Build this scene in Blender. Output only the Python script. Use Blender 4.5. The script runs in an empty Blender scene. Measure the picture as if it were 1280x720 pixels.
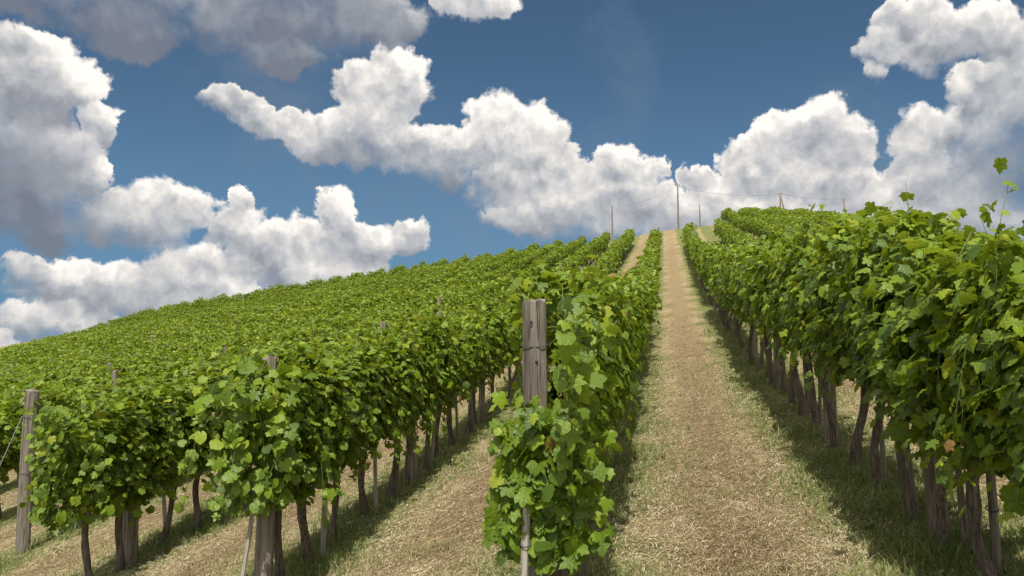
import bpy, math, random
import numpy as np
from mathutils import Vector, Matrix

SC = bpy.context.scene
COL = SC.collection
R = math.radians
rng = np.random.default_rng(11)
random.seed(11)

# ------------------------------------------------------------------ camera
FPX, CX, CY = 996.0, 640.0, 360.0          # focal length in photo pixels
PITCH, YAW = R(5.0), R(10.97)
cam_data = bpy.data.cameras.new('camera')
cam = bpy.data.objects.new('camera', cam_data)
COL.objects.link(cam)
cam_data.sensor_width = 36.0
cam_data.lens = FPX / 1280.0 * 36.0
cam_data.clip_start = 0.05
cam_data.clip_end = 3000
cam.location = (0, 0, 0)
cam.rotation_euler = (R(90) + PITCH, 0, YAW)
SC.camera = cam
FW = np.array([-math.sin(YAW) * math.cos(PITCH), math.cos(YAW) * math.cos(PITCH), math.sin(PITCH)])
RT = np.array([math.cos(YAW), math.sin(YAW), 0.0])
UP = np.cross(RT, FW)

def project(P):
    P = np.asarray(P, float)
    d = np.maximum(P @ FW, 1e-3)
    return CX + FPX * (P @ RT) / d, CY - FPX * (P @ UP) / d, P @ FW

# ------------------------------------------------------------------ light
SUN_EL, SUN_AZ = R(60), R(176)              # azimuth measured clockwise from +Y: the sun stands high behind the camera
SUN_DIR = Vector((math.sin(SUN_AZ) * math.cos(SUN_EL), math.cos(SUN_AZ) * math.cos(SUN_EL), math.sin(SUN_EL)))
sun_d = bpy.data.lights.new('sun', 'SUN')
sun_d.energy = 5.0
sun_d.angle = R(0.55)
sun_d.color = (1.0, 0.96, 0.90)
sun = bpy.data.objects.new('sun', sun_d)
COL.objects.link(sun)
sun.rotation_euler = SUN_DIR.to_track_quat('Z', 'Y').to_euler()
SC.view_settings.view_transform = 'Standard'
SC.view_settings.look = 'None'
SC.view_settings.exposure = 0.18
SC.view_settings.gamma = 1.0
SC.cycles.use_denoising = True
SC.cycles.max_bounces = 6
SC.cycles.diffuse_bounces = 3
SC.cycles.transmission_bounces = 4
SC.cycles.glossy_bounces = 2

# ------------------------------------------------------------------ sky with cumulus clouds (world nodes, by direction)
# each cloud lump: centre and radii in azimuth / elevation (measured in the photo, stored as photo pixels), brightness bias
LUMPS = [
 (10,160,100,130,-.22),(60,230,90,60,-.28),(430,165,80,40,.02),(470,150,60,50,.08),(1200,200,110,90,-.10),(1130,250,120,50,.02),(1290,120,50,120,-.16),
 # grey sheet along the top
 (60,-5,150,52,-.42),(250,12,170,62,-.36),(400,8,150,62,-.34),(470,25,70,40,-.30),(345,66,75,28,-.42),(590,2,62,34,.16),(150,40,90,40,-.46),
 # big left cumulus
 (35,95,85,66,-.02),(60,70,60,36,.20),(98,100,46,40,.26),(122,152,36,34,.20),(15,190,90,95,-.26),(75,190,62,50,-.16),(40,262,110,62,-.34),(112,218,34,28,.08),
 (210,256,62,44,.16),(150,280,85,48,-.10),(288,250,22,22,.14),(282,282,40,34,.06),(30,335,40,26,.0),
 (70,352,75,38,.10),(160,362,90,36,.10),(250,338,80,44,.06),(350,310,75,44,.12),(422,268,34,42,.22),(440,308,62,40,.10),(505,300,28,26,.12),(380,340,110,30,.0),
 # centre cumulus
 (495,106,58,60,.20),(452,118,48,44,.16),(300,130,40,24,.04),(352,156,58,28,.04),(410,180,60,36,.0),(485,182,80,44,.02),
 (560,196,72,46,-.02),(622,170,52,52,.22),(662,176,50,52,.20),(696,206,38,34,.10),(770,204,44,36,.18),(812,208,28,26,.12),(640,232,70,44,.0),
 (715,240,85,46,.06),(780,250,72,40,.06),(660,276,60,24,.06),
 # right-middle cumulus
 (1012,166,48,50,.20),(972,178,50,44,.18),(932,206,52,40,.16),(1056,184,46,40,.12),(990,222,105,50,.02),(896,244,56,38,.12),(864,226,26,20,.12),
 (1062,236,56,40,.0),(950,268,150,30,.04),
 # right cumulus
 (1108,62,46,30,.10),(1176,56,56,50,.08),(1240,44,60,46,.04),(1140,22,50,28,.06),(1098,92,26,16,.02),
 (1148,170,50,48,.20),(1186,214,58,46,.0),(1232,156,66,66,-.26),(1276,200,66,76,-.36),(1212,120,46,38,-.02),(1262,108,60,50,-.06),
 (1136,212,40,40,.12),(1220,262,95,40,-.12),
 (720,268,130,46,.04),(960,290,210,50,.0),(1160,285,150,46,.02),(80,405,110,36,.0),(240,372,130,40,.02),(1240,225,60,60,-.16),(860,268,70,40,.06),(-10,425,30,16,.10),(110,402,26,6,.15),
]
def pix_dir(x, y):
    d = FW + RT * (x - CX) / FPX + UP * (CY - y) / FPX
    return d / np.linalg.norm(d)
def azel(x, y):
    d = pix_dir(x, y)
    return math.atan2(d[0], d[1]), math.asin(d[2])

world = bpy.data.worlds.new('World')
SC.world = world
world.use_nodes = True
wt = world.node_tree
wt.nodes.clear()
class NB:
    """small helper to chain nodes in creation order"""
    def __init__(s, tree): s.t = tree
    def n(s, typ, **kw):
        nd = s.t.nodes.new(typ)
        for k, v in kw.items(): setattr(nd, k, v)
        return nd
    def put(s, sock, v):
        if isinstance(v, bpy.types.NodeSocket): s.t.links.new(v, sock)
        elif v is not None: sock.default_value = v
    def m(s, op, a, b=None, c=None, clamp=False):
        nd = s.n('ShaderNodeMath', operation=op, use_clamp=clamp)
        for i, v in enumerate((a, b, c)): s.put(nd.inputs[i], v)
        return nd.outputs[0]
    def v(s, op, a, b=None, c=None, out=0):
        nd = s.n('ShaderNodeVectorMath', operation=op)
        for i, x in enumerate((a, b, c)):
            if x is not None: s.put(nd.inputs[i], x)
        return nd.outputs['Value'] if op in ('DOT_PRODUCT', 'LENGTH') else nd.outputs[0]
    def ss(s, x, lo, hi, a=0.0, b=1.0):
        nd = s.n('ShaderNodeMapRange', interpolation_type='SMOOTHSTEP')
        for i, q in enumerate((x, lo, hi, a, b)): s.put(nd.inputs[i], q)
        return nd.outputs[0]
    def noise(s, vec, scale, detail=5, rough=.55, dims='3D', typ='FBM', dist=0.0):
        nd = s.n('ShaderNodeTexNoise', noise_dimensions=dims)
        try: nd.noise_type = typ
        except Exception: pass
        s.put(nd.inputs['Vector'], vec)
        nd.inputs['Scale'].default_value = scale
        nd.inputs['Detail'].default_value = detail
        nd.inputs['Roughness'].default_value = rough
        nd.inputs['Distortion'].default_value = dist
        return nd
    def mix(s, fac, a, b):
        nd = s.n('ShaderNodeMix', data_type='RGBA')
        s.put(nd.inputs[0], fac); s.put(nd.inputs[6], a); s.put(nd.inputs[7], b)
        return nd.outputs[2]
b = NB(wt)
tc = b.n('ShaderNodeTexCoord')
nrm = b.v('NORMALIZE', tc.outputs['Generated'])
sep = b.n('ShaderNodeSeparateXYZ'); b.put(sep.inputs[0], nrm)
az = b.m('ARCTAN2', sep.outputs[0], sep.outputs[1])
el = b.m('ARCSINE', sep.outputs[2])
comb = b.n('ShaderNodeCombineXYZ'); b.put(comb.inputs[0], az); b.put(comb.inputs[1], el)
p0 = comb.outputs[0]
# warp by turbulence so that the lumps get cauliflower outlines
w1 = b.noise(p0, 9, 3, .5, '2D')
w1c = b.v('SUBTRACT', w1.outputs[1], (.5, .5, .5))
p1 = b.v('MULTIPLY_ADD', w1c, (.055, .045, 0), p0)
w2 = b.noise(p0, 38, 6, .6, '2D')
w2c = b.v('SUBTRACT', w2.outputs[1], (.5, .5, .5))
p2 = b.v('MULTIPLY_ADD', w2c, (.036, .030, 0), p1)
acc_h = 0.0; acc_s = 0.0; acc_w = 1e-4
LX, LY = .10, .62
for (x, y, rx, ry, bias) in LUMPS:
    a0, e0 = azel(x, y)
    ra = abs(azel(x + rx, y)[0] - azel(x - rx, y)[0]) / 2 * 1.06
    re = abs(azel(x, y + ry)[1] - azel(x, y - ry)[1]) / 2 * 1.06
    q = b.v('MULTIPLY_ADD', p2, (1 / ra, 1 / re, 0), (-a0 / ra, -e0 / re, 0))
    d2 = b.v('DOT_PRODUCT', q, q)
    h = b.m('MAXIMUM', b.m('SUBTRACT', 1.0, d2), 0.0)
    lit = b.m('ADD', b.v('DOT_PRODUCT', q, (LX, LY * .80, 0)), bias)
    w = b.m('MULTIPLY', h, h)
    acc_s = b.m('MULTIPLY_ADD', lit, w, acc_s)
    acc_w = b.m('ADD', acc_w, w)
    acc_h = b.m('MAXIMUM', b.m('MULTIPLY', b.m('ADD', acc_h, h), .5), b.m('MAXIMUM', acc_h, h)) if not isinstance(acc_h, float) else h
shade = b.m('DIVIDE', acc_s, acc_w)
# billows
def billow(vec, sc):
    vo = b.n('ShaderNodeTexVoronoi', voronoi_dimensions='2D', feature='SMOOTH_F1')
    b.put(vo.inputs['Vector'], vec)
    vo.inputs['Scale'].default_value = sc
    vo.inputs['Detail'].default_value = 3.0
    vo.inputs['Roughness'].default_value = .55
    vo.inputs['Lacunarity'].default_value = 2.1
    vo.inputs['Smoothness'].default_value = .35
    return vo.outputs['Distance']
wv = b.v('MULTIPLY_ADD', w2c, (.02, .02, 0), p0)
bl0 = billow(wv, 24)
bl1 = billow(b.v('ADD', wv, (.004, .014, 0)), 24)
emb = b.m('SUBTRACT', bl1, bl0)
fb0 = b.noise(wv, 16, 7, .6, '2D').outputs[0]
wide0 = b.noise(p1, 11, 3, .5, '2D').outputs[0]
wide1 = b.noise(b.v('ADD', p1, (.008, .030, 0)), 11, 3, .5, '2D').outputs[0]
wide = b.m('SUBTRACT', wide0, wide1)
fb1 = b.noise(b.v('ADD', wv, (.004, .016, 0)), 16, 7, .6, '2D').outputs[0]
emb2 = b.m('SUBTRACT', fb0, fb1)
soft = b.ss(shade, -.30, .08, .80, .36)
lown = b.noise(p0, 6, 3, .5, '2D').outputs[0]
soft = b.m('MULTIPLY', soft, b.ss(lown, .35, .65, .75, 1.35))
# unseen clouds outside the frame, added dense and bright for fill light
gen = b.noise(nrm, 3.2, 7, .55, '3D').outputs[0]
fill_clouds = b.ss(gen, .40, .58)
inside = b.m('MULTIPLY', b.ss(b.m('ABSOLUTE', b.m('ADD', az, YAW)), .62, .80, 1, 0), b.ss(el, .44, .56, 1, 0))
fill_clouds = b.m('MULTIPLY', fill_clouds, b.m('SUBTRACT', 1.0, inside))
acc_h = b.m('MINIMUM', b.m('MULTIPLY', acc_h, 1.5), 1.0)
field = b.m('ADD', b.m('MAXIMUM', acc_h, fill_clouds), b.m('MULTIPLY', b.m('SUBTRACT', .42, bl0), .38))
gate = b.ss(b.m('MAXIMUM', acc_h, fill_clouds), .0, .10)
field = b.m('ADD', field, b.m('MULTIPLY', b.m('SUBTRACT', fb0, .5), b.m('MULTIPLY_ADD', soft, .9, .55)))
field = b.m('MULTIPLY', field, gate)
alpha = b.ss(field, .12, b.m('ADD', .16, soft))
alpha = b.m('MULTIPLY', alpha, b.ss(soft, .2, 1.2, 1.0, .93))
core = b.ss(field, .3, .9)
t = b.m('ADD', b.m('MULTIPLY', shade, 1.0), b.m('MULTIPLY_ADD', fill_clouds, .45, .59))
t = b.m('MULTIPLY_ADD', emb, b.ss(shade, -.3, .1, .10, .32), t)
t = b.m('MULTIPLY_ADD', emb2, b.ss(shade, -.3, .1, .08, .22), t)
t = b.m('MULTIPLY_ADD', wide, .62, t)
t = b.m('MULTIPLY_ADD', core, -.12, b.m('ADD', t, .05))
ramp = b.n('ShaderNodeValToRGB')
b.put(ramp.inputs[0], t)
cr = ramp.color_ramp
cr.elements[0].position = .0; cr.elements[0].color = (.17, .19, .235, 1)
cr.elements[1].position = 1.0; cr.elements[1].color = (.95, .90, .845, 1)
for pos, c in ((.30, (.29, .31, .35, 1)), (.55, (.47, .48, .50, 1)), (.78, (.69, .665, .64, 1))):
    e = cr.elements.new(pos); e.color = c
sky = b.n('ShaderNodeTexSky', sky_type='NISHITA')
sky.sun_disc = False
sky.sun_elevation = SUN_EL
sky.sun_rotation = SUN_AZ
sky.altitude = 300
sky.air_density = 1.0
sky.dust_density = .1
sky.ozone_density = 1.2
hsv = b.n('ShaderNodeHueSaturation')
b.put(hsv.inputs['Color'], sky.outputs[0])
hsv.inputs['Saturation'].default_value = .95
tinted = b.v('MULTIPLY', hsv.outputs[0], (.62, .85, .95))
tinted = b.mix(b.ss(el, -.02, .34, .85, .0), tinted, (.10 / .065, .22 / .065, .40 / .065, 1))
hsv.inputs['Value'].default_value = 1.0
SKY_STRENGTH = .060
cl = b.n('ShaderNodeMix', data_type='RGBA')
scaled = b.v('SCALE', ramp.outputs[0]); b.put(scaled.node.inputs['Scale'], b.m('MULTIPLY_ADD', fill_clouds, .45 / SKY_STRENGTH, 1.0 / SKY_STRENGTH))  # unseen out-of-frame clouds get extra brightness to lift the fill light
veil = b.noise(p1, 3.5, 6, .6, '2D').outputs[0]
tinted = b.mix(b.ss(veil, .46, .75, 0, .38), tinted, (.19 / .065, .25 / .065, .335 / .065, 1))
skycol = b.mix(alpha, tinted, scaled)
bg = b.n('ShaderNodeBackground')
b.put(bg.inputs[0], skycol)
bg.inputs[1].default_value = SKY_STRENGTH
wo = b.n('ShaderNodeOutputWorld')
wt.links.new(bg.outputs[0], wo.inputs[0])
wt.nodes.remove(cl)
world.cycles.sampling_method = 'MANUAL'
world.cycles.sample_map_resolution = 512

# ------------------------------------------------------------------ terrain: a convex hillside of rows running up along +Y
KY = np.array([-60, -10, 0, 4.6, 7, 9, 13.5, 17.5, 25, 35, 45, 54, 62, 70, 80, 90, 105, 125, 160, 220, 400, 700])
KZ = np.array([-4.4, -2.0, -1.62, -1.36, -1.15, -.97, -.5, .0, 1.15, 2.9, 4.9, 6.95, 8.5, 10.0, 12.5, 14.2, 15.0, 14.6, 12, 4, -25, -40])
YY = np.linspace(-60, 700, 3041)
kern = np.hanning(25); kern /= kern.sum()
ZS = np.convolve(np.pad(np.interp(YY, KY, KZ), 12, mode='edge'), kern, 'valid')
def H(X, Y):
    X = np.asarray(X, float); Y = np.asarray(Y, float)
    n = -np.minimum(X, 0); q = np.maximum(X, 0)
    a = .055 + .125 * np.exp(-np.maximum(Y - 6, 0) / 28)
    bb = .0020 * np.clip((Y - 10) / 50, .2, 1)
    L = -(a * n + bb * n * n / (1 + n / 60))
    L = L - 1.45 * (1 - np.exp(-n / 14)) * np.clip((Y - 14) / 40, 0, 1)
    qq = np.minimum(q, 25)
    Rr = .13 * qq - .0090 * qq * qq - .32 * np.maximum(q - 25, 0)
    z = np.interp(Y, YY, ZS) + L + Rr
    return np.where(z < -20, -20 + (z + 20) * .15, z)
def Hf(x, y): return float(H(x, y))

# ------------------------------------------------------------------ mesh helpers
def build(name, V, F, mats, tint=None, mat_idx=None, smooth=False):
    """F: (n,3) or (n,4) index array -> one mesh datablock"""
    me = bpy.data.meshes.new(name)
    V = np.asarray(V, np.float32); F = np.asarray(F, np.int32)
    k = F.shape[1]
    me.vertices.add(len(V)); me.vertices.foreach_set('co', V.ravel())
    me.loops.add(F.size); me.loops.foreach_set('vertex_index', F.ravel())
    me.polygons.add(len(F))
    me.polygons.foreach_set('loop_start', np.arange(0, F.size, k, dtype=np.int32))
    if mat_idx is not None: me.polygons.foreach_set('material_index', np.asarray(mat_idx, np.int32))
    me.polygons.foreach_set('use_smooth', np.full(len(F), smooth, bool))
    for m in (mats if isinstance(mats, (list, tuple)) else [mats]): me.materials.append(m)
    if tint is not None:
        at = me.attributes.new('tint', 'FLOAT', 'POINT')
        at.data.foreach_set('value', np.asarray(tint, np.float32))
    me.update(calc_edges=True)
    return me
def place(name, data, parent=None, loc=(0, 0, 0), rot=(0, 0, 0), scale=(1, 1, 1)):
    o = bpy.data.objects.new(name, data)
    COL.objects.link(o)
    o.location = loc; o.rotation_euler = rot; o.scale = scale
    if parent is not None: o.parent = parent
    return o
def tag(o, label=None, category=None, group=None, kind=None):
    for k, v in (('label', label), ('category', category), ('group', group), ('kind', kind)):
        if v: o[k] = v
    return o
def tube(path, radii, sides=8, jitter=0.0, seed=0, cap=True, flat=1.0, groove=0.0):
    """ring-by-ring tube along path -> V, F(quads)"""
    r = np.random.default_rng(seed)
    path = np.asarray(path, float); n = len(path)
    tan = np.gradient(path, axis=0); tan /= np.linalg.norm(tan, axis=1)[:, None]
    ref = np.array([1.0, 0.13, 0.07]) if abs(tan[0][0]) < .9 else np.array([0, 1.0, .1])
    V = []; ph = np.arange(sides) / sides * 2 * math.pi
    lump = 1 + groove * r.normal(size=sides)
    for i in range(n):
        u = ref - tan[i] * (ref @ tan[i]); u /= np.linalg.norm(u); w = np.cross(tan[i], u)
        rad = radii[i] * lump * (1 + jitter * r.normal(size=sides))
        V.append(path[i] + np.outer(np.cos(ph) * rad, u) + np.outer(np.sin(ph) * rad * flat, w))
    V = np.concatenate(V)
    F = []
    for i in range(n - 1):
        for s in range(sides):
            a = i * sides + s; c = i * sides + (s + 1) % sides
            F.append((a, c, c + sides, a + sides))
    if cap:
        top = len(V); V = np.vstack([V, path[-1] + tan[-1] * radii[-1] * .12])
        for s in range(sides):
            F.append(((n - 1) * sides + s, (n - 1) * sides + (s + 1) % sides, top, top))
    return V, F
def quads_mesh(name, parts, mat, smooth=True):
    """join several tube() results into one mesh; degenerate quads become triangles"""
    Vs, Fs, off = [], [], 0
    for V, F in parts:
        Vs.append(V); Fs += [tuple(i + off for i in f) for f in F]; off += len(V)
    V = np.concatenate(Vs)
    me = bpy.data.meshes.new(name)
    me.from_pydata([tuple(v) for v in V], [], [f if f[2] != f[3] else f[:3] for f in Fs])
    me.polygons.foreach_set('use_smooth', np.full(len(me.polygons), smooth, bool))
    me.materials.append(mat); me.update()
    return me

# ------------------------------------------------------------------ materials
def material(name):
    m = bpy.data.materials.new(name); m.use_nodes = True
    t = m.node_tree; t.nodes.clear()
    nb = NB(t)
    out = nb.n('ShaderNodeOutputMaterial')
    return m, nb, out
def ramp_node(nb, fac, stops):
    r = nb.n('ShaderNodeValToRGB'); nb.put(r.inputs[0], fac)
    c = r.color_ramp
    c.elements[0].position, c.elements[0].color = stops[0][0], (*stops[0][1], 1)
    c.elements[1].position, c.elements[1].color = stops[-1][0], (*stops[-1][1], 1)
    for p, k in stops[1:-1]:
        e = c.elements.new(p); e.color = (*k, 1)
    return r.outputs[0]
def principled(nb, color, rough=.7, bump=None, spec=.4, strength=.5, dist=.01):
    p = nb.n('ShaderNodeBsdfPrincipled')
    nb.put(p.inputs['Base Color'], color); nb.put(p.inputs['Roughness'], rough)
    p.inputs['Specular IOR Level'].default_value = spec
    if bump is not None:
        bm = nb.n('ShaderNodeBump'); nb.put(bm.inputs['Height'], bump)
        bm.inputs['Strength'].default_value = strength; bm.inputs['Distance'].default_value = dist
        nb.put(p.inputs['Normal'], bm.outputs[0])
    return p

def leaf_material():
    m, nb, out = material('vine_leaf')
    at = nb.n('ShaderNodeAttribute', attribute_name='tint')
    col = ramp_node(nb, at.outputs['Fac'], [(0.0, (.050, .096, .011)), (.30, (.108, .182, .013)), (.60, (.192, .288, .017)),
                                            (.88, (.305, .370, .026)), (.965, (.34, .36, .040)), (1.0, (.30, .16, .06))])
    g = nb.n('ShaderNodeNewGeometry')
    nz = nb.noise(g.outputs['Position'], 30, 2, .5)
    col = nb.mix(nb.m('MULTIPLY', nz.outputs[0], .25), col, (.14, .20, .015, 1))
    p = principled(nb, col, nb.m('MULTIPLY_ADD', nz.outputs[0], .35, .26), nb.noise(g.outputs['Position'], 70, 2, .5).outputs[0], .38, .5, .012)
    back = nb.mix(.5, col, (.12, .21, .04, 1))
    tr = nb.n('ShaderNodeBsdfTranslucent'); nb.put(tr.inputs[0], nb.mix(.35, col, (.44, .50, .02, 1)))
    mx = nb.n('ShaderNodeMixShader'); mx.inputs[0].default_value = .38
    nb.t.links.new(p.outputs[0], mx.inputs[1]); nb.t.links.new(tr.outputs[0], mx.inputs[2])
    nb.t.links.new(mx.outputs[0], out.inputs[0])
    return m
def wood_material(name, dark, mid, light, scale=1.0, moss=0.0):
    m, nb, out = material(name)
    tcn = nb.n('ShaderNodeTexCoord')
    mp = nb.v('MULTIPLY', tcn.outputs['Object'], (26 * scale, 26 * scale, 1.8 * scale))
    oi = nb.n('ShaderNodeObjectInfo')
    mp = nb.v('ADD', mp, oi.outputs['Location'])
    n1 = nb.noise(mp, 1.0, 6, .65).outputs[0]
    n2 = nb.noise(nb.v('MULTIPLY', mp, (.22, .22, .9)), 1.0, 4, .6).outputs[0]
    f = nb.m('ADD', nb.m('MULTIPLY', n1, .65), nb.m('MULTIPLY', n2, .35))
    col = ramp_node(nb, f, [(.28, dark), (.48, mid), (.70, light)])
    cr_ = nb.noise(nb.v('MULTIPLY', mp, (1.7, 1.7, .35)), 1.0, 2, .4).outputs[0]
    col = nb.mix(nb.ss(nb.m('ABSOLUTE', nb.m('SUBTRACT', cr_, .5)), .0, .035, .75, 0), col, (*[c * .35 for c in dark], 1))
    if moss:
        n3 = nb.noise(tcn.outputs['Object'], 7, 4, .6).outputs[0]
        col = nb.mix(nb.ss(n3, .5, .7, 0, moss), col, (.16, .15, .06, 1))
    p = principled(nb, col, .85, f, .2, .9, .02)
    nb.t.links.new(p.outputs[0], out.inputs[0])
    return m
def plain(name, color, rough=.5, metallic=0.0):
    m, nb, out = material(name)
    g = nb.n('ShaderNodeNewGeometry')
    nz = nb.noise(g.outputs['Position'], 40, 3, .6).outputs[0]
    col = nb.mix(nb.m('MULTIPLY', nz, .6), (*color, 1), (*[c * .55 for c in color], 1))
    p = principled(nb, col, rough, nz, .4, .2, .003)
    p.inputs['Metallic'].default_value = metallic
    nb.t.links.new(p.outputs[0], out.inputs[0])
    return m
def blade_material(name, stops, trans=.25, rough=.6):
    m, nb, out = material(name)
    at = nb.n('ShaderNodeAttribute', attribute_name='tint')
    col = ramp_node(nb, at.outputs['Fac'], stops)
    p = principled(nb, col, rough, None, .25)
    tr = nb.n('ShaderNodeBsdfTranslucent'); nb.put(tr.inputs[0], col)
    mx = nb.n('ShaderNodeMixShader'); mx.inputs[0].default_value = trans
    nb.t.links.new(p.outputs[0], mx.inputs[1]); nb.t.links.new(tr.outputs[0], mx.inputs[2])
    nb.t.links.new(mx.outputs[0], out.inputs[0])
    return m
ROW0, PITCH_X = 1.59, 2.3
def ground_material():
    m, nb, out = material('mown_ground')
    g = nb.n('ShaderNodeNewGeometry'); pos = g.outputs['Position']
    sp = nb.n('ShaderNodeSeparateXYZ'); nb.put(sp.inputs[0], pos)
    u = nb.m('FRACT', nb.m('DIVIDE', nb.m('SUBTRACT', sp.outputs[0], ROW0 - 230), PITCH_X))
    dist = nb.m('MULTIPLY', nb.m('MINIMUM', u, nb.m('SUBTRACT', 1.0, u)), PITCH_X)
    big = nb.noise(pos, .9, 5, .6).outputs[0]
    mid = nb.noise(nb.v('MULTIPLY', pos, (7, 3.2, 7)), 1.0, 6, .7).outputs[0]
    fine = nb.noise(nb.v('MULTIPLY', pos, (42, 26, 42)), 1.0, 5, .75, dist=1.2).outputs[0]
    f = nb.m('ADD', nb.m('MULTIPLY', fine, .6), nb.m('MULTIPLY', mid, .4))
    straw = ramp_node(nb, f, [(.30, (.092, .068, .034)), (.44, (.245, .185, .098)), (.55, (.41, .330, .182)), (.72, (.65, .55, .34))])
    brown = ramp_node(nb, f, [(.30, (.075, .050, .026)), (.48, (.200, .136, .072)), (.72, (.43, .325, .18))])
    green = ramp_node(nb, f, [(.30, (.05, .07, .014)), (.50, (.115, .145, .035)), (.72, (.26, .26, .09))])
    # the brown band of the trodden middle, wandering a little
    bm_ = nb.m('MULTIPLY', nb.ss(nb.m('ADD', dist, nb.m('MULTIPLY', nb.m('SUBTRACT', big, .5), 1.3)), .55, .95), nb.ss(mid, .36, .60))
    col = nb.mix(nb.m('MULTIPLY', bm_, .95), straw, brown)
    gm = nb.m('ADD', nb.m('SUBTRACT', .80, dist), nb.m('ADD', nb.m('MULTIPLY', nb.m('SUBTRACT', mid, .5), 1.4), nb.m('MULTIPLY', nb.m('SUBTRACT', big, .5), 1.3)))
    col = nb.mix(nb.ss(gm, .0, .40, 0, .85), col, green)
    # rough greener patches across the lanes
    pt = nb.noise(nb.v('MULTIPLY', pos, (1.7, 1.0, 1)), 1.0, 5, .65).outputs[0]
    col = nb.mix(nb.ss(pt, .58, .72, 0, .55), col, green)
    p = principled(nb, col, .95, f, .1, .9, .05)
    nb.t.links.new(p.outputs[0], out.inputs[0])
    return m
M_LEAF = leaf_material()
M_BARK = wood_material('vine_bark', (.026, .020, .015), (.125, .097, .073), (.30, .25, .20), 2.2)
M_POST = wood_material('weathered_post_wood', (.050, .042, .032), (.165, .140, .110), (.36, .31, .255), 1.1, .3)
M_POST_DARK = wood_material('brown_post_wood', (.06, .048, .036), (.20, .165, .125), (.38, .325, .26), 1.0, .35)
M_STAKE = wood_material('pale_stake_wood', (.15, .125, .10), (.33, .29, .24), (.52, .47, .41), .8)
M_CANE = plain('green_cane', (.16, .20, .05), .5)
M_WIRE = plain('galvanised_wire', (.33, .33, .33), .45, .7)
M_TIE = plain('dark_wire_tie', (.045, .06, .07), .5)
M_CABLE = plain('overhead_cable', (.10, .11, .12), .6)
M_INSUL = plain('porcelain_insulator', (.35, .32, .28), .3)
M_GROUND = ground_material()
M_STRAW = blade_material('cut_straw', [(0, (.10, .066, .032)), (.25, (.26, .185, .095)), (.55, (.46, .365, .195)), (.85, (.67, .56, .355)), (1, (.80, .72, .51))], .12, .7)
M_GRASS = blade_material('green_grass', [(0, (.055, .095, .016)), (.45, (.130, .185, .035)), (.75, (.25, .28, .085)), (1, (.48, .43, .22))], .3, .55)

# ------------------------------------------------------------------ ground sheet
def axis(lo, dense_lo, dense_hi, hi, step, grow):
    a = list(np.arange(dense_lo, dense_hi, step))
    s = step; x = dense_hi
    while x < hi: a.append(x); s *= grow; x += s
    a.append(hi)
    s = step; x = dense_lo - step; lowp = []
    while x > lo: lowp.append(x); s *= grow; x -= s
    lowp.append(lo)
    return np.array(sorted(set(np.round(lowp + a, 4))))
GXS = axis(-420, -10, 5, 320, .10, 1.06)
GYS = axis(-60, 2.0, 20, 690, .10, 1.035)
gx, gy = np.meshgrid(GXS, GYS)
def lumps(x, y):
    z = np.zeros_like(x)
    r = np.random.default_rng(5)
    for k in range(26):
        fr = r.uniform(1.5, 14); th = r.uniform(0, 2 * math.pi); ph = r.uniform(0, 6.3)
        z += np.sin((x * math.cos(th) + y * math.sin(th)) * fr + ph) * .0085 / (fr ** .5)
    return z * np.clip(1.4 - y / 60, 0, 1)
gz = H(gx, gy) + lumps(gx, gy)
nx, ny = len(GXS), len(GYS)
idx = np.arange(nx * ny).reshape(ny, nx)
gf = np.stack([idx[:-1, :-1], idx[:-1, 1:], idx[1:, 1:], idx[1:, :-1]], -1).reshape(-1, 4)
ground = place('ground', build('ground', np.stack([gx, gy, gz], -1).reshape(-1, 3), gf, M_GROUND, smooth=True))
tag(ground, 'mown hillside of dry straw coloured grass between the vine rows', 'ground', kind='structure')
def G(x, y): return H(x, y) + lumps(np.asarray(x, float), np.asarray(y, float))

# ------------------------------------------------------------------ leaf templates
def mirror(h):
    return h + [(-x, y) for x, y in reversed(h) if abs(x) > 1e-6]
def leaf_template(half, mid=(0, .40)):
    ol = mirror(half)
    P = np.array([mid] + ol, float)
    z = -.20 * np.abs(P[:, 0]) ** 1.3 - .30 * (P[:, 1] - .45) ** 2
    for i in range(1, len(P)): z[i] += .05 * math.sin(i * 2.4)
    V = np.column_stack([P, z]); n = len(ol)
    T = np.array([(0, 1 + i, 1 + (i + 1) % n) for i in range(n)])[:, ::-1]
    return V, T
LEAF_NEAR = leaf_template([(0, .08), (.10, -.03), (.25, -.06), (.40, .02), (.54, .18), (.47, .29), (.41, .35), (.54, .45), (.58, .62), (.43, .66), (.28, .70), (.20, .86), (0, 1.04)])
LEAF_ROUND = leaf_template([(0, .03), (.12, -.08), (.30, -.07), (.46, .08), (.52, .24), (.50, .36), (.53, .48), (.48, .62), (.42, .66), (.36, .76), (.24, .82), (.16, .90), (0, .98)])
LEAF_TORN = leaf_template([(0, .10), (.12, -.02), (.22, -.10), (.36, .05), (.56, .14), (.40, .26), (.30, .33), (.50, .42), (.62, .66), (.38, .62), (.20, .62), (.17, .88), (0, 1.10)])
LEAF_MID = leaf_template([(0, .06), (.30, -.05), (.52, .20), (.47, .36), (.54, .58), (.30, .76), (0, 1.0)])
LEAF_FAR = (np.array([(0, 0, -.04), (.52, .42, -.14), (0, 1, -.10), (-.52, .42, -.14), (0, .42, .04)]), np.array([(0, 1, 4), (1, 2, 4), (2, 3, 4), (3, 0, 4)]))

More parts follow.
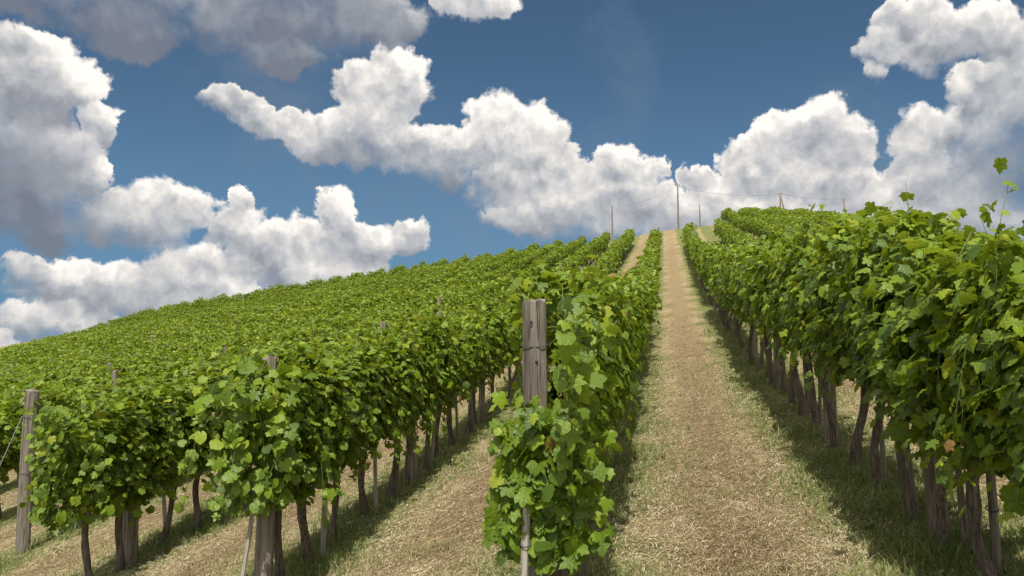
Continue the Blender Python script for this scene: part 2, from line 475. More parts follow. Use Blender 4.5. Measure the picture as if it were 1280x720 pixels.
def leaf_cloud(pos, nor, tip, size, tint, template, r):
    """arrays of leaf places -> V, T, tint per vertex"""
    tv, tt = template
    n = len(pos)
    z = nor / np.linalg.norm(nor, axis=1)[:, None]
    y = tip - z * np.sum(tip * z, 1)[:, None]; y /= np.linalg.norm(y, axis=1)[:, None] + 1e-9
    x = np.cross(y, z)
    sc = np.stack([size * r.uniform(.85, 1.15, n), size, size * r.uniform(.3, 1.7, n)], 1)
    L = tv[None] * sc[:, None, :]
    # a twist makes every leaf a little different
    L[..., 2] += (tv[None, :, 0] * tv[None, :, 1]) * (r.normal(0, .35, n) * size)[:, None]
    V = pos[:, None] + L[..., 0:1] * x[:, None] + L[..., 1:2] * y[:, None] + L[..., 2:3] * z[:, None]
    T = tt[None] + (np.arange(n) * len(tv))[:, None, None]
    return V.reshape(-1, 3), T.reshape(-1, 3), np.repeat(tint, len(tv))

def hedge_leaves(n, r, canes=None, bare_post=False, length=1.0, z0=.70, z1=1.60, half=.235, size=.065, front=False):
    """leaf places for the crown of one vine at the origin, its row running along Y: most leaves sit along canes that climb from
    the bottom wire and arch outward or hang, the rest fill the body between the wires"""
    nc = 22
    cy = (np.arange(nc) + r.random(nc)) / nc * length * 1.1 - length * .55
    cx = r.normal(0, .05, nc)
    cside = np.where(r.random(nc) < .5, -1.0, 1.0)
    if front: cy[:8] = -length * .5 + r.normal(0, .05, 8); cx[:8] = r.uniform(-.8, .8, 8) * half
    ctop = z1 + np.clip(r.normal(0, .11, nc), -.25, .19)
    cout = np.abs(r.normal(half * .8, half * .38, nc))
    clean = r.normal(0, .16, nc)
    hang = r.random(nc) < .42                      # canes that fold over and droop
    cend = np.where(hang, r.uniform(z0 - .28, z1 - .45, nc), ctop + .1)
    ci = r.integers(0, nc, n)
    t = r.random(n)
    up = np.clip(t / .55, 0, 1); dn = np.clip((t - .55) / .45, 0, 1)
    zt = ctop[ci] - .25 * hang[ci]
    z = z0 + .04 + (zt - z0) * up ** .9
    z = np.where(hang[ci], z + (cend[ci] - zt) * dn ** 1.4, z0 + .04 + (ctop[ci] - z0) * t)
    x = cx[ci] + cside[ci] * cout[ci] * np.where(hang[ci], np.sin(up * 1.57) * .55 + dn ** .6 * .62, np.sin(t * 2.6) * .8)
    y = cy[ci] + clean[ci] * t
    side = np.where(r.random(n) < .72, cside[ci], -cside[ci])
    x = x + side * np.abs(r.normal(.03, .035, n)); y = y + r.normal(0, .05, n); z = z + r.normal(0, .04, n)
    # body filling
    body = r.random(n) < .36
    ph = r.uniform(0, 6.3, 6)
    bz = z0 + .02 + .08 * np.sin(y * 7 + ph[0]) + (z1 - z0 - .05) * r.random(n) ** .9
    prof = half * (.80 + .20 * np.sin(bz * 8 + ph[4] + y * 4) + .20 * np.sin(y * 9 + ph[5]))
    x = np.where(body, side * prof * (1 - np.minimum(r.exponential(.22, n), 1)), x)
    y = np.where(body, (r.random(n) - .5) * length * 1.08, y)
    z = np.where(body, bz, z)
    # the crest
    top = r.random(n) < .10
    z = np.where(top, z1 + .10 * np.sin(y * 4.1 + ph[2]) + .07 * np.sin(y * 13 + ph[3]) - r.exponential(.06, n), z)
    x = np.where(top, r.normal(0, half * .55, n), x)
    nor = np.stack([side * (.75 + .2 * r.random(n)), r.normal(0, .45, n), .55 + r.normal(0, .42, n)], 1)
    hi = top | (z > z1 - .05)
    nor[hi] = np.stack([r.normal(0, .5, n), r.normal(0, .5, n), np.full(n, .9)], 1)[hi]
    if front:                                   # a vine at the head of its row shows leaves to the lane as well
        f = (ci < 8) & ~body & ~top
        nor[f] = np.stack([r.normal(0, .55, n), -np.ones(n), .5 + r.normal(0, .4, n)], 1)[f]
    if bare_post:                               # the head post of the middle row stands clear above the drooping leaves
        hide = (y < .12) & (z > .93 + .22 * r.random(n) + 5.0 * np.clip(x - .06, 0, .3) + .5 * np.clip(-.18 - x, 0, .2))
        z = np.where(hide, .42 + .60 * r.random(n) ** .8, z)
        y = np.where(hide, -length * .5 + np.minimum(r.exponential(.06, n), .3) - .02, y); x = np.where(hide, np.clip(r.normal(.0, .13, n), -.27, .30), x)
        nor[hide] = np.stack([r.normal(0, .55, n), -np.ones(n), .5 + r.normal(0, .4, n)], 1)[hide]
        x = np.where(x < -.29, -.29 * r.random(n), x)
    nor += r.normal(0, .24, (n, 3))
    tip = np.stack([side * .25 + r.normal(0, .4, n), r.normal(0, .6, n), -np.ones(n) * .85], 1)
    s = size * np.clip(np.exp(r.normal(0, .28, n)), .45, 1.5)
    tint = np.clip(r.normal(.45, .21, n) + .12 * (z - 1.2) - .10 * (s / size - 1), .02, .93)
    tint = np.where(r.random(n) < .006, .95, tint)
    tint = np.where(r.random(n) < .003, 1.0, tint)
    if canes is not None:
        k = np.linspace(0, 1, 8)
        for c in range(nc):
            if bare_post and cx[c] + cside[c] * cout[c] * .5 < .10: continue
            u_, d_ = np.clip(k / .55, 0, 1), np.clip((k - .55) / .45, 0, 1)
            zc = ctop[c] - .25 * hang[c]
            pz = z0 + .04 + (zc - z0) * u_ ** .9 + (cend[c] - zc) * d_ ** 1.4 if hang[c] else z0 + .04 + (ctop[c] - z0) * k
            px_ = cx[c] + cside[c] * cout[c] * (np.sin(u_ * 1.57) * .55 + d_ ** .6 * .62 if hang[c] else np.sin(k * 2.6) * .8)
            canes.append(tube(np.stack([px_, cy[c] + clean[c] * k, pz], 1), .0042 * (1 - .6 * k), 4, 0, 1))
    return np.stack([x, y, z], 1), nor, tip, s, tint

def shoot_geometry(r, base, lean, length, template, size):
    """one upright cane with its alternate leaves"""
    n = 7
    t = np.linspace(0, 1, n)
    path = np.stack([base[0] + lean[0] * t ** 1.5, base[1] + lean[1] * t ** 1.5, base[2] + length * t], 1)
    path[:, 0] += .012 * np.sin(t * 9)
    tv, tf = tube(path, .0045 * (1 - .7 * t) + .001, 5, 0, 1)
    k = max(5, int(length * 17))
    tt = np.linspace(.05, 1, k)
    p = np.stack([np.interp(tt, t, path[:, i]) for i in range(3)], 1)
    az = np.arange(k) * math.pi + r.normal(0, .6, k)
    out = np.stack([np.cos(az), np.sin(az), np.zeros(k)], 1)
    pos = p + out * (.05 * (1 - tt * .6))[:, None]
    nor = out * .35 + np.array([0, 0, 1.0]) + r.normal(0, .25, (k, 3))
    tip = out + np.array([0, 0, -.45])
    s = size * (1.05 - .62 * tt)
    tint = np.clip(.55 + .38 * tt + r.normal(0, .06, k), 0, .95)
    LV, LT, Lt = leaf_cloud(pos, nor, tip, s, tint, template, r)
    # the leaf stalks
    parts = [(tv, tf)]
    for i in range(k):
        parts.append(tube(np.stack([p[i], (p[i] + pos[i]) / 2 + [0, 0, .01], pos[i]]), [.0018] * 3, 3, 0, 1, False))
    return (LV, LT, Lt), parts

def shoot_mesh(name, seed, length, lean, size=.10, template=LEAF_NEAR):
    r = np.random.default_rng(seed)
    (LV, LT, Lt), parts = shoot_geometry(r, (0, 0, 0), lean, length, template, size)
    V = [LV]; T = [LT]; tint = [Lt]; mi = [np.zeros(len(LT), int)]; off = len(LV)
    for pv, pf in parts:
        tri = []
        for f in pf:
            tri.append((f[0], f[1], f[2]))
            if f[2] != f[3]: tri.append((f[0], f[2], f[3]))
        tri = np.array(tri) + off
        V.append(pv); T.append(tri); tint.append(np.full(len(pv), .5)); mi.append(np.ones(len(tri), int)); off += len(pv)
    return build(name, np.concatenate(V), np.concatenate(T), [M_LEAF, M_CANE], np.concatenate(tint), np.concatenate(mi), True)

def crown_mesh(name, seed, n, template, **kw):
    r = np.random.default_rng(seed)
    canes = [] if template is LEAF_NEAR else None
    leaves = hedge_leaves(n, r, canes, **kw)
    if template is LEAF_NEAR:                    # three leaf shapes, mixed
        which = r.choice(3, n, p=(.45, .33, .22))
        got = [leaf_cloud(*[a[which == q] for a in leaves], tm, r) for q, tm in enumerate((LEAF_NEAR, LEAF_ROUND, LEAF_TORN))]
        offs = np.cumsum([0] + [len(g[0]) for g in got])
        V = np.vstack([g[0] for g in got]); T = np.vstack([g[1] + o for g, o in zip(got, offs)]); tint = np.concatenate([g[2] for g in got])
    else:
        V, T, tint = leaf_cloud(*leaves, template, r)
    mi = np.zeros(len(T), int)
    for pv, pf in canes or ():
        tri = np.array([q for f in pf for q in ((f[0], f[1], f[2]), (f[0], f[2], f[3])) if len(set(q)) == 3]) + len(V)
        V = np.vstack([V, pv]); T = np.vstack([T, tri]); tint = np.append(tint, np.full(len(pv), .5)); mi = np.append(mi, np.ones(len(tri), int))
    return build(name, V, T, [M_LEAF, M_CANE], tint, mi, True)
def trunk_path(seed, height=.92, lean=.12):
    r = np.random.default_rng(seed)
    n = 10; t = np.linspace(0, 1, n)
    lx, ly = r.normal(0, lean, 2)
    x = lx * (t - t ** 2 * .6) + .026 * np.sin(t * r.uniform(4, 9) + r.uniform(0, 6)) ; x -= x[0]
    y = ly * t + .018 * np.sin(t * r.uniform(4, 9) + r.uniform(0, 6)); y -= y[0]
    return np.stack([x, y, -.06 + t * (height + .06)], 1), t, r
def trunk_mesh(name, seed, sides=9, thick=1.0):
    path, t, r = trunk_path(seed)
    rad = .88 * thick * (.035 - .009 * t + .012 * np.exp(-t * 14) + .006 * r.random(len(t)))
    parts = [tube(path, rad * (1 + .35 * np.exp(-((t - .82) / .12) ** 2)), sides, .13, seed, True, 1, .16)]
    for s in (-1, 1):                            # the two arms on the bottom wire
        k = np.linspace(0, 1, 6)
        arm = path[-2] + np.stack([.02 * np.sin(k * 5), s * .42 * k, .06 * np.sin(k * 2.2)], 1)
        parts.append(tube(arm, .021 * thick * (1 - .45 * k), max(5, sides - 3), .09, seed + 7, True))
    return quads_mesh(name, parts, M_BARK)

NV = 8
NEAR = [crown_mesh('foliage', 100 + i, 2050, LEAF_NEAR) for i in range(NV)]
HEAD_BARE = crown_mesh('foliage', 139, 2150, LEAF_NEAR, bare_post=True, front=True, z0=.60, half=.20)
HEAD = [crown_mesh('foliage', 140 + i, 2300, LEAF_NEAR, front=True) for i in range(3)]
MID = [crown_mesh('foliage', 200 + i, 1200, LEAF_MID, size=.076) for i in range(NV)]
FAR = [crown_mesh('foliage', 300 + i, 560, LEAF_FAR, size=.108) for i in range(NV)]
TRUNKS = [trunk_mesh('trunk', 400 + i, 10, 1.0 + .12 * (i % 3)) for i in range(7)]
TRUNKS_FAR = [trunk_mesh('trunk', 430 + i, 5) for i in range(3)]
SHOOTS = [shoot_mesh('shoot', 500 + i, .20 + .05 * i, (random.uniform(-.12, .12), random.uniform(-.15, .15))) for i in range(6)]

# ------------------------------------------------------------------ where the rows run
ROWS = []                                       # (index, X, first Y, last Y); 0 = right of the path, 1 = middle row, 2.. to the left, negative to the right
START = {0: 3.15, 1: 4.55, 2: 5.95, 3: 6.75, 4: 9.15}
END = {0: 56, 1: 57, 2: 72, 3: 73}
for k in range(-11, 26):
    X = ROW0 - PITCH_X * k
    s = START.get(k, 8.75 + 1.05 * (k - 4) if k > 4 else 3.0 - .3 * k)
    e = END.get(k, 74 + .2 * (k - 4) if k > 0 else (60 if k == -1 else 86 if k == -2 else 95))
    ROWS.append((k, X, s, e))
FIXED = {                                       # trunks measured in the photo
    0: [3.15, 3.85, 4.62, 5.12, 5.78, 6.62, 7.38, 8.25],
    2: [5.95, 6.50, 7.05, 7.85, 8.45, 8.98, 9.75, 10.4, 11.1, 11.8, 12.45],
    3: [6.72, 7.12, 7.75, 8.45],
    4: [9.15, 9.9, 10.7],
}
vines = []
for k, X, s, e in ROWS:
    ys = list(FIXED.get(k, [s]))
    while ys[-1] < e: ys.append(ys[-1] + random.uniform(.76, .92))
    for j, y in enumerate(ys):
        x = X + random.gauss(0, .025)
        px, py, d = project((x, y, Hf(x, y) + 1.2))
        if d < .5: continue
        m = 2600 / max(d, 1) + 60               # keep a margin of a few metres outside the frame
        if px < -m or px > 1280 + m: continue
        if k < -1 and y < 12: continue
        vines.append(dict(k=k, j=j, x=x, y=y, z=Hf(x, y), d=d))
# how much of each vine the photo shows: boxes painted from near to far into a coarse grid
GW, GH = 640, 360
cover = np.zeros((GH, GW), bool)
for v in sorted(vines, key=lambda v: v['d']):
    C = np.array([(v['x'] + a, v['y'] + c, v['z'] + h) for a in (-.33, .33) for c in (-.43, .43) for h in (.66, 1.62)])
    px, py, d = project(C)
    x0, x1 = int(max(0, px.min() / 2)), int(min(GW, px.max() / 2 + 1))
    y0, y1 = int(max(0, py.min() / 2)), int(min(GH, py.max() / 2 + 1))
    v['vis'] = 0
    if d.min() > .3 and x1 > x0 and y1 > y0:
        sub = cover[y0:y1, x0:x1]
        v['vis'] = int((~sub).sum()); sub[:] = True
order = sorted(range(len(vines)), key=lambda i: -vines[i]['vis'])
SHOWN = set(i for i in order[:298] if vines[i]['vis'] > 0)

ORD = ['first', 'second', 'third', 'fourth', 'fifth', 'sixth', 'seventh', 'eighth', 'ninth', 'tenth', 'eleventh', 'twelfth', 'thirteenth',
       'fourteenth', 'fifteenth', 'sixteenth', 'seventeenth', 'eighteenth', 'nineteenth', 'twentieth', 'twenty-first', 'twenty-second', 'twenty-third', 'twenty-fourth']
def row_phrase(k):
    if k == 0: return 'row right of the mown path'
    if k == 1: return 'middle row left of the mown path'
    if k > 1: return f'{ORD[k - 2]} row left of the middle row'
    return f'{ORD[-k - 1]} row behind the right path row'
COUNTED = {0: 16, 1: 10, 2: 14, 3: 5, 4: 3}
def vine_label(v):
    k, j = v['k'], v['j']
    if j < COUNTED.get(k, 0):
        look = 'leafy grapevine' if k != 0 else 'shaded tall grapevine'
        return f"{look}, {ORD[j]} in the {row_phrase(k)}"
    part = 'lower' if v['y'] < 22 else 'middle' if v['y'] < 42 else 'upper'
    return f"grapevine merging into the hedge on the {part} slope, {row_phrase(k)}"

# ------------------------------------------------------------------ the vines one by one
LIFT = {0: 1.19, 1: 1.09, 2: 1.02}
for i in sorted(SHOWN, key=lambda i: (vines[i]['k'], vines[i]['j'])):
    v = vines[i]
    r = np.random.default_rng(9000 + i)
    root = bpy.data.objects.new('grapevine', None)
    COL.objects.link(root)
    root.empty_display_size = .2
    root.location = (v['x'], v['y'], v['z'])
    tag(root, vine_label(v), 'grapevine', 'grapevines trained in rows up the slope')
    head = v['j'] == 0 and 1 <= v['k'] <= 3
    d = v['d']
    if head: data = HEAD_BARE if v['k'] == 1 else HEAD[v['k'] % 3]
    elif d < 11: data = NEAR[r.integers(NV)]
    elif d < 24: data = MID[r.integers(NV)]
    else: data = FAR[r.integers(NV)]
    hs = (1.05 if d < 14 else 1.0 if d < 30 else .95) * LIFT.get(v['k'], 1.0) * r.uniform(.92, 1.06)
    flip = math.pi if (r.random() < .5 and not head) else 0.0
    near_corner = v['k'] == 0 and v['j'] < 4
    if near_corner: hs *= (.80, .86, .90, .92)[v['j']]
    if v['k'] == 1 and 0 < v['j'] < 7: hs *= .97
    drop = -.09 if near_corner else -.10 if head and v['k'] == 2 else 0.0
    slide = (.17 if 0 < v['j'] < 9 else .09) if v['k'] == 1 else 0.0   # the middle row hangs to the lane side of its posts
    place('foliage', data, root, (slide, 0, drop), (0, 0, flip), (r.uniform(.82, 1.2) * (1.08 if v['k'] == 1 and v['j'] == 0 else .64 if v['k'] == 1 and v['j'] < 9 else 1), r.uniform(.95, 1.1), hs))
    place('trunk', (TRUNKS if d < 16 else TRUNKS_FAR)[r.integers(7 if d < 16 else 3)], root, (0, 0, 0), (0, 0, r.choice([0, math.pi]) + r.normal(0, .15)), (1, 1, hs))
    if d < 13 and not (v['k'] < 0 or v['k'] == 0 and v['j'] < 4):
        for q in range(r.integers(1, 4)):
            place('shoot', SHOOTS[r.integers(6)], root, (r.uniform(-.2, .2), r.uniform(-.4, .4), 1.48 * hs), (r.normal(0, .12), r.normal(0, .12), r.uniform(0, 6.3)))
# ------------------------------------------------------------------ the vines too many and too far to single out
far_sets = []
for i in range(10):
    r = np.random.default_rng(700 + i)
    far_sets.append(leaf_cloud(*hedge_leaves(340, r, size=.135), LEAF_FAR, r))
near_sets = []
for i in range(5):
    r = np.random.default_rng(740 + i)
    near_sets.append(leaf_cloud(*hedge_leaves(750, r, size=.095), LEAF_MID, r))
MV, MT, MTi, off = [], [], [], 0
MM = []
for i, v in enumerate(vines):
    if i in SHOWN: continue
    r = np.random.default_rng(9000 + i)
    V, T, t = (near_sets[r.integers(5)] if v['d'] < 16 else far_sets[r.integers(10)])
    vig = math.sin(v['x'] * .31 + 1.3) * math.sin(v['y'] * .23 + .4 * v['x']) + .5 * math.sin(v['y'] * .71 + v['x'])
    if r.random() < .02: continue
    sx = r.choice([-1, 1]); hs = (1.05 if v['d'] < 14 else 1.0 if v['d'] < 30 else .95) * r.uniform(.92, 1.05) * (1 + .05 * vig)
    wide = 1.75 if v['k'] <= -3 and v['y'] > 50 else 1.03
    MV.append(V * np.array([sx * wide, sx * 1.05, hs]) + (v['x'], v['y'], v['z'])); MT.append(T + off); off += len(V)
    MTi.append(np.clip(t + .07 * vig, 0, 1)); MM.append(np.zeros(len(T), int))
    tp, tt_, r2 = trunk_path(430 + int(r.integers(3)))
    pv, pf = tube(tp[::3], .036 - .012 * tt_[::3], 4, 0, 1, False)
    tri = np.array([q for f in pf for q in ((f[0], f[1], f[2]), (f[0], f[2], f[3]))]) + off
    MV.append(pv + (v['x'], v['y'], v['z'])); MT.append(tri); off += len(pv)
    MTi.append(np.full(len(pv), .5)); MM.append(np.ones(len(tri), int))
mass = place('grapevine_rows', build('grapevine_rows', np.concatenate(MV), np.concatenate(MT), [M_LEAF, M_BARK], np.concatenate(MTi), np.concatenate(MM), True))
tag(mass, 'far green rows of grapevines covering the upper hillside', 'grapevines', kind='stuff')

# ------------------------------------------------------------------ posts, stakes and wires
def post_mesh(name, seed, h, w, mat, flat=.8, taper=.12, sides=10):
    r = np.random.default_rng(seed)
    n = 12; t = np.linspace(0, 1, n)
    path = np.stack([.008 * np.sin(t * 5 + seed), .006 * np.sin(t * 4 + 2 * seed), -.12 + t * (h + .12)], 1)
    V, F = tube(path, w / 2 * (1 - taper * t) * (1 + .015 * r.normal(size=n)), sides, .025, seed, True, flat, .07)
    # an uneven, sawn and split top
    V[-sides - 1:, 2] += r.normal(0, .010, sides + 1)
    return quads_mesh(name, [(V, F)], mat, smooth=False)
def ring_mesh(name, rad, wire=.004, flat=.8):
    a = np.linspace(0, 2 * math.pi, 15)
    return quads_mesh(name, [tube(np.stack([rad * np.cos(a), rad * flat * np.sin(a), .012 * np.sin(a)], 1), [wire] * 15, 5, 0, 1, False)], M_TIE)
POSTS = [post_mesh('trellis_post', 800 + i, 1.86, .115 + .012 * (i % 3), M_POST if i % 2 else M_POST_DARK) for i in range(5)]
TIE = ring_mesh('wire_tie', .066)
def post(x, y, data, label, lean=(0, 0), h=1.0, group='wooden trellis posts'):
    o = place('trellis_post', data, None, (x, y, Hf(x, y)), (lean[0], lean[1], random.uniform(-.3, .3)), (1, 1, h))
    tag(o, label, 'post', group)
    return o
front_post = place('trellis_post', post_mesh('trellis_post', 61, 1.81, .138, M_POST, .62, .03, 12), None, (-.735, 4.46, Hf(-.735, 4.46)), (0, 0, 0))
tag(front_post, 'tall grey weathered post standing at the head of the middle row', 'post', 'wooden trellis posts')
a = np.linspace(0, 2 * math.pi, 15)
for zz in (1.69, 1.47):
    nl = quads_mesh('nail', [tube([(0, 0, 0), (0, -.012, 0)], [.008, .009], 7, 0, 1)], M_TIE)
    place('nail', nl, front_post, (-.01 + .03 * (zz < 1.6), -.046, zz))
tie = place('wire_tie', ring_mesh('wire_tie', .077, .003, .64), front_post, (0, 0, 1.56))
l2 = post(-3.02, 5.72, post_mesh('trellis_post', 62, 1.80, .15, M_POST_DARK, .8, .1), 'thick brown post at the head of the first row left of the middle')
l3 = post(-5.31, 7.28, post_mesh('trellis_post', 63, 1.72, .155, M_POST_DARK, .8, .25), 'stout brown post at the head of the second row left of the middle', (0, -.03))
l4 = post(-7.61, 8.47, post_mesh('trellis_post', 64, 1.93, .175, M_POST, .85, .02), 'bare grey post with a slanting wire, furthest left in the front', (0, .02))
place('wire_tie', ring_mesh('wire_tie', .092, .003, .86), l4, (0, 0, 1.62))
place('wire_tie', ring_mesh('wire_tie', .092, .003, .86), l4, (0, 0, .95))
r5 = post(1.60, 5.33, post_mesh('trellis_post', 65, 1.60, .125, M_POST_DARK, .9, .10), 'thick bare post among the trunks right of the path, nearest to front', (0, -.05))
POST_Y = {0: (8.60, 3.5), 1: (8.1, 3.6), 2: (9.25, 3.62), 3: (10.9, 3.6), 4: (12.1, 3.6)}
for k, X, s, e in ROWS:
    if k < 0 or k > 12: continue
    y0, st = POST_Y.get(k, (s + 3.2, 3.6))
    y = y0; c = 2 if k <= 4 else 1
    while y < min(e, 50 if k <= 3 else 34):
        px, py, d = project((X, y, Hf(X, y) + 1.5))
        if -80 < px < 1360:
            if k <= 2 and c <= 6: lab = f"grey brown {ORD[c - 1]} post from the front in the {row_phrase(k)}"
            else: lab = f"weathered post half hidden by leaves in the {row_phrase(k)}"
            tall = (1.0 if random.random() < .22 else .84) if y < 15 else (.97 if random.random() < .08 else .76)
            post(X + random.gauss(0, .03), y, POSTS[random.randrange(5)], lab, (random.gauss(0, .02), random.gauss(0, .03)), tall)
        y += st * random.uniform(.95, 1.05); c += 1
def stake(x, y, h, w, label, lean=(0, 0), mat=M_STAKE, tie_at=None, seed=0):
    o = place('vine_stake', post_mesh('vine_stake', 70 + seed, h, w, mat, .8, .05, 7), None, (x, y, Hf(x, y)), (lean[0], lean[1], 0))
    tag(o, label, 'stake', 'stakes beside the vine trunks')
    if tie_at: place('wire_tie', ring_mesh('wire_tie', w * .62, .0035, .85), o, (0, 0, tie_at))
    return o
stake(-.70, 3.97, .80, .042, 'pale grey stake in front of the post heading the middle row', (0, .0), tie_at=.60, seed=1)
stake(-.60, 4.62, .95, .045, 'brown stake right behind the post heading the middle row', (0, .02), M_POST, seed=2)
stake(-.50, 4.95, .95, .05, 'grey stake leaning beside the second vine of the middle row', (0, -.05), M_POST, seed=3)
stake(-3.10, 5.50, .95, .035, 'pale thin crooked stake before the head post of the left row', (0, .12), seed=4)
stake(1.68, 4.70, 1.2, .050, 'grey upright stake tied to the vine nearest the lower right corner', (0, -.02), tie_at=.35, mat=M_POST, seed=5)
stake(1.66, 5.10, 1.2, .040, 'dark mossy stake pressed against a trunk beside the thick right post', (0, -.03), mat=M_POST_DARK, seed=6)
stake(1.62, 5.92, 1.2, .055, 'grey leaning stake behind the trunk left of the thick right post', (0, -.06), tie_at=.55, mat=M_POST, seed=7)
stake(1.66, 6.75, 1.1, .045, 'thin stake beside the sixth vine right of the path', (0, -.04), mat=M_POST_DARK, seed=8)
for k, js in ((0, (8, 9, 11, 12)), (2, (1, 3, 4, 6, 8, 9)), (3, (2,)), (1, (2, 4))):
    for v in vines:
        if v['k'] == k and v['j'] in js:
            stake(v['x'] + .05, v['y'] + .07, 1.15, random.uniform(.035, .055), f"straight grey stake beside the {ORD[v['j']]} vine, {row_phrase(k)}", (random.gauss(0, .02), random.gauss(0, .04)), random.choice([M_POST, M_STAKE, M_POST_DARK]), seed=10 + v['j'])
def wire(name, pts, rad, label, cat, mat=M_WIRE, group=None, sag=0.0, n=24, sides=5):
    (x0, y0, z0), (x1, y1, z1) = pts
    t = np.linspace(0, 1, n)
    path = np.stack([x0 + (x1 - x0) * t, y0 + (y1 - y0) * t, z0 + (z1 - z0) * t - sag * 4 * t * (1 - t)], 1)
    o = place(name, quads_mesh(name, [tube(path, [rad] * n, sides, 0, 1)], mat))
    return tag(o, label, cat, group)
for k in range(5):
    X = ROW0 - PITCH_X * k; s0 = START[k] + (.0 if k == 0 else -.05)
    for zz, nm in ((.74, 'lowest'), (1.12, 'middle')):
        yy_ = np.linspace(s0, s0 + 16, 30)
        pth = np.stack([np.full(30, X + .03), yy_, H(np.full(30, X), yy_) + zz], 1)
        o = place('trellis_wire', quads_mesh('trellis_wire', [tube(pth, [.0022] * 30, 4, 0, 1)], M_WIRE))
        tag(o, f'{nm} thin wire strung along the {row_phrase(k)}', 'wire', 'trellis wires along the rows')
wire('anchor_wire', ((-7.66, 8.42, Hf(-7.61, 8.47) + 1.62), (-7.72, 7.55, Hf(-7.7, 7.5) - .02)), .004, 'thin slanting wire anchoring the bare grey post at left', 'wire')

# ------------------------------------------------------------------ poles and cables on the hilltop
def utility_pole(px, top_y, Y, rad, label, arm=False, strut=False, seed=0):
    d = FW + RT * (px - CX) / FPX + UP * (CY - top_y) / FPX
    t = Y / d[1]
    x, z = d[0] * t, d[2] * t
    g = Hf(x, Y)
    root = bpy.data.objects.new('utility_pole', None); COL.objects.link(root)
    root.location = (x, Y, g); tag(root, label, 'pole', 'poles on the hilltop')
    h = z - g
    pth = np.stack([np.zeros(6), np.zeros(6), np.linspace(-.3, h, 6)], 1)
    place('shaft', quads_mesh('shaft', [tube(pth, rad * np.linspace(1.15, .85, 6), 9, .01, seed)], M_POST_DARK), root)
    if strut:
        pth = np.stack([np.linspace(1.15, .07, 5), np.zeros(5), np.linspace(-.3, h * .93, 5)], 1)
        place('strut', quads_mesh('strut', [tube(pth, rad * np.linspace(1, .8, 5), 8, .01, seed + 1)], M_POST_DARK), root)
    if arm:
        for s in (-1, 1):
            hook = [(0, 0, h - .35), (s * .18, 0, h - .35), (s * .22, 0, h - .30), (s * .22, 0, h - .22)]
            bra = place('bracket', quads_mesh('bracket', [tube(hook, [.02] * 4, 5, 0, 1)], M_TIE), root)
            place('insulator', quads_mesh('insulator', [tube([(s * .22, 0, h - .22), (s * .22, 0, h - .17), (s * .22, 0, h - .10), (s * .22, 0, h - .06)], [.045, .06, .05, .03], 8, 0, 1)], M_INSUL), bra)
    return np.array([x, Y, z])
pA = utility_pole(765, 257, 98, .09, 'short dark pole leftmost on the hilltop above the rows', seed=1)
pB = utility_pole(847, 230, 98, .10, 'tallest hilltop pole above the end of the mown path', arm=True, seed=2)
pC = utility_pole(874.5, 256, 96, .075, 'short slim bare pole right of the tallest hilltop pole', seed=3)
pD = utility_pole(975, 240, 104, .10, 'braced hilltop pole with a slanting strut above right rows', arm=True, strut=True, seed=4)
pE = utility_pole(1055, 247, 108, .08, 'thin pole rightmost on the hilltop beyond the right rows', arm=True, seed=5)
dz = np.array([0, 0, -.15])
gr = 'overhead cables on the hilltop'
wire('overhead_cable', (pA + dz, pB + dz * 2), .012, 'faint cable from the leftmost pole to the tallest pole', 'cable', M_CABLE, gr, .5)
wire('overhead_cable', (pB + dz * 2, pD + dz * 2), .012, 'sagging cable between the tallest pole and the braced pole', 'cable', M_CABLE, gr, .55)
wire('overhead_cable', (pD + dz, pE + dz), .012, 'upper cable between the braced pole and the rightmost pole', 'cable', M_CABLE, gr, .35)
wire('overhead_cable', (pD + dz * 3, pE + dz * 3), .012, 'lower sagging cable between the braced pole and the rightmost pole', 'cable', M_CABLE, gr, .9)

# ------------------------------------------------------------------ straw and grass on the near ground
def row_dist(x):
    u = np.mod((x - ROW0) / PITCH_X, 1.0)
    return np.minimum(u, 1 - u) * PITCH_X
def patch(x, y, seed, f0=.6, f1=3.2):
    r = np.random.default_rng(seed); z = np.zeros_like(x)
    for k in range(12):
        fr = math.exp(r.uniform(math.log(f0), math.log(f1))); th = r.uniform(0, 6.3)
        z += np.sin((x * math.cos(th) + y * math.sin(th)) * fr * 2 + r.uniform(0, 6.3))
    return z / 12 ** .5 / 1.0
def scatter(n, seed, ymin=3.0, ymax=26, power=1.6):
    """points on the ground, thinning out with distance, kept to what a camera near the photo's place can see"""
    r = np.random.default_rng(seed)
    u = r.random(n)
    p = 1 - power
    y = (ymin ** p + u * (ymax ** p - ymin ** p)) ** (1 / p)
    x = r.uniform(-.98, .58, n) * (y + 1.2)
    keep = x > -14
    return x[keep], y[keep], r
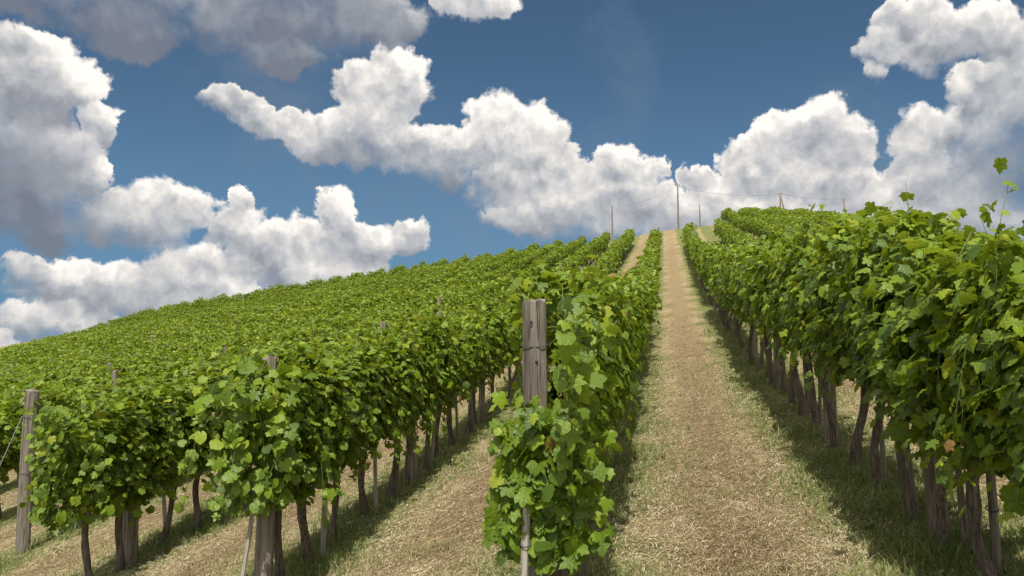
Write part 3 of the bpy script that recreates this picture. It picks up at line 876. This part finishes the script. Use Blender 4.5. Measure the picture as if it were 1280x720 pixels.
def ribbons(x, y, r, length, width, upright, lean, segs=2):
    n = len(x); az = r.uniform(0, 2 * math.pi, n)
    dirv = np.stack([np.cos(az), np.sin(az)], 1)
    side = np.stack([-np.sin(az), np.cos(az)], 1)
    base = np.stack([x, y, G(x, y)], 1)
    V = np.zeros((n, (segs + 1) * 2, 3))
    bend = r.normal(0, .13, n)
    for s in range(segs + 1):
        t = s / segs
        hor = dirv * (length * lean * t ** (1.0 if upright is None else 1.6))[:, None] + side * (length * bend * t * t)[:, None]
        px, py = base[:, 0] + hor[:, 0], base[:, 1] + hor[:, 1]
        if upright is None: pz = G(px, py) + .006 + r.random(n) * .016
        else: pz = base[:, 2] + length * upright * (t - .25 * t * t)
        wd = width * (1 - .75 * t if upright is not None else 1.0) * .5
        V[:, 2 * s] = np.stack([px - side[:, 0] * wd, py - side[:, 1] * wd, pz], 1)
        V[:, 2 * s + 1] = np.stack([px + side[:, 0] * wd, py + side[:, 1] * wd, pz + (.35 * wd if upright is None else 0)], 1)
    q = np.array([(2 * s, 2 * s + 1, 2 * s + 3, 2 * s + 2) for s in range(segs)])
    F = q[None] + (np.arange(n) * (segs + 1) * 2)[:, None, None]
    return V.reshape(-1, 3), F.reshape(-1, 4), (segs + 1) * 2
x, y, r = scatter(520000, 31)
pt = patch(x, y, 3)
keep = (row_dist(x) > .25 + .25 * r.random(len(x))) | (r.random(len(x)) < .35)
x, y, pt = x[keep], y[keep], pt[keep]
n = len(x); far = np.clip(y / 6, 1, 3)
V, F, c = ribbons(x, y, r, r.uniform(.02, .085, n) * far ** .3, r.uniform(.0014, .0036, n) * far ** .9, None, r.uniform(.7, 1, n))
tint = np.clip(.52 + .14 * pt + r.normal(0, .36, n) - .36 * np.exp(-((row_dist(x) - 1.15 + .2 * pt) / .32) ** 2), 0, 1)
straw = place('straw', build('straw', V, F, M_STRAW, np.repeat(tint, c)))
tag(straw, 'cut dry straw lying over the mown ground', 'straw', kind='stuff')
x, y, r = scatter(330000, 32)
pt = patch(x, y, 4); pt2 = patch(x, y, 6, 1.5, 7)
dr = row_dist(x)
prob = 1.1 * np.exp(-(np.maximum(dr - .28, 0) / .36) ** 2) * (.62 + .55 * pt) + .25 * np.clip(pt + .9 * pt2 - .4, 0, 2) + .03
keep = r.random(len(x)) < prob
x, y, pt2, dr = x[keep], y[keep], pt2[keep], dr[keep]
n = len(x); far = np.clip(y / 6, 1, 3)
V, F, c = ribbons(x, y, r, r.uniform(.04, .15, n) * (1 + .5 * np.exp(-(dr / .3) ** 2)), r.uniform(.003, .007, n) * far ** .8, r.uniform(.5, 1, n), r.uniform(.2, .9, n), 3)
tint = np.clip(.48 + .16 * pt2 + r.normal(0, .22, n) + .25 * np.clip(dr - .35, 0, 1), 0, 1)
grass = place('grass', build('grass', V, F, M_GRASS, np.repeat(tint, c)))
tag(grass, 'green grass tufts growing along the foot of the vine rows', 'grass', kind='stuff')
print('vines', len(vines), 'shown', len(SHOWN), 'min vis', min(vines[i]['vis'] for i in SHOWN), 'straw', len(tint))
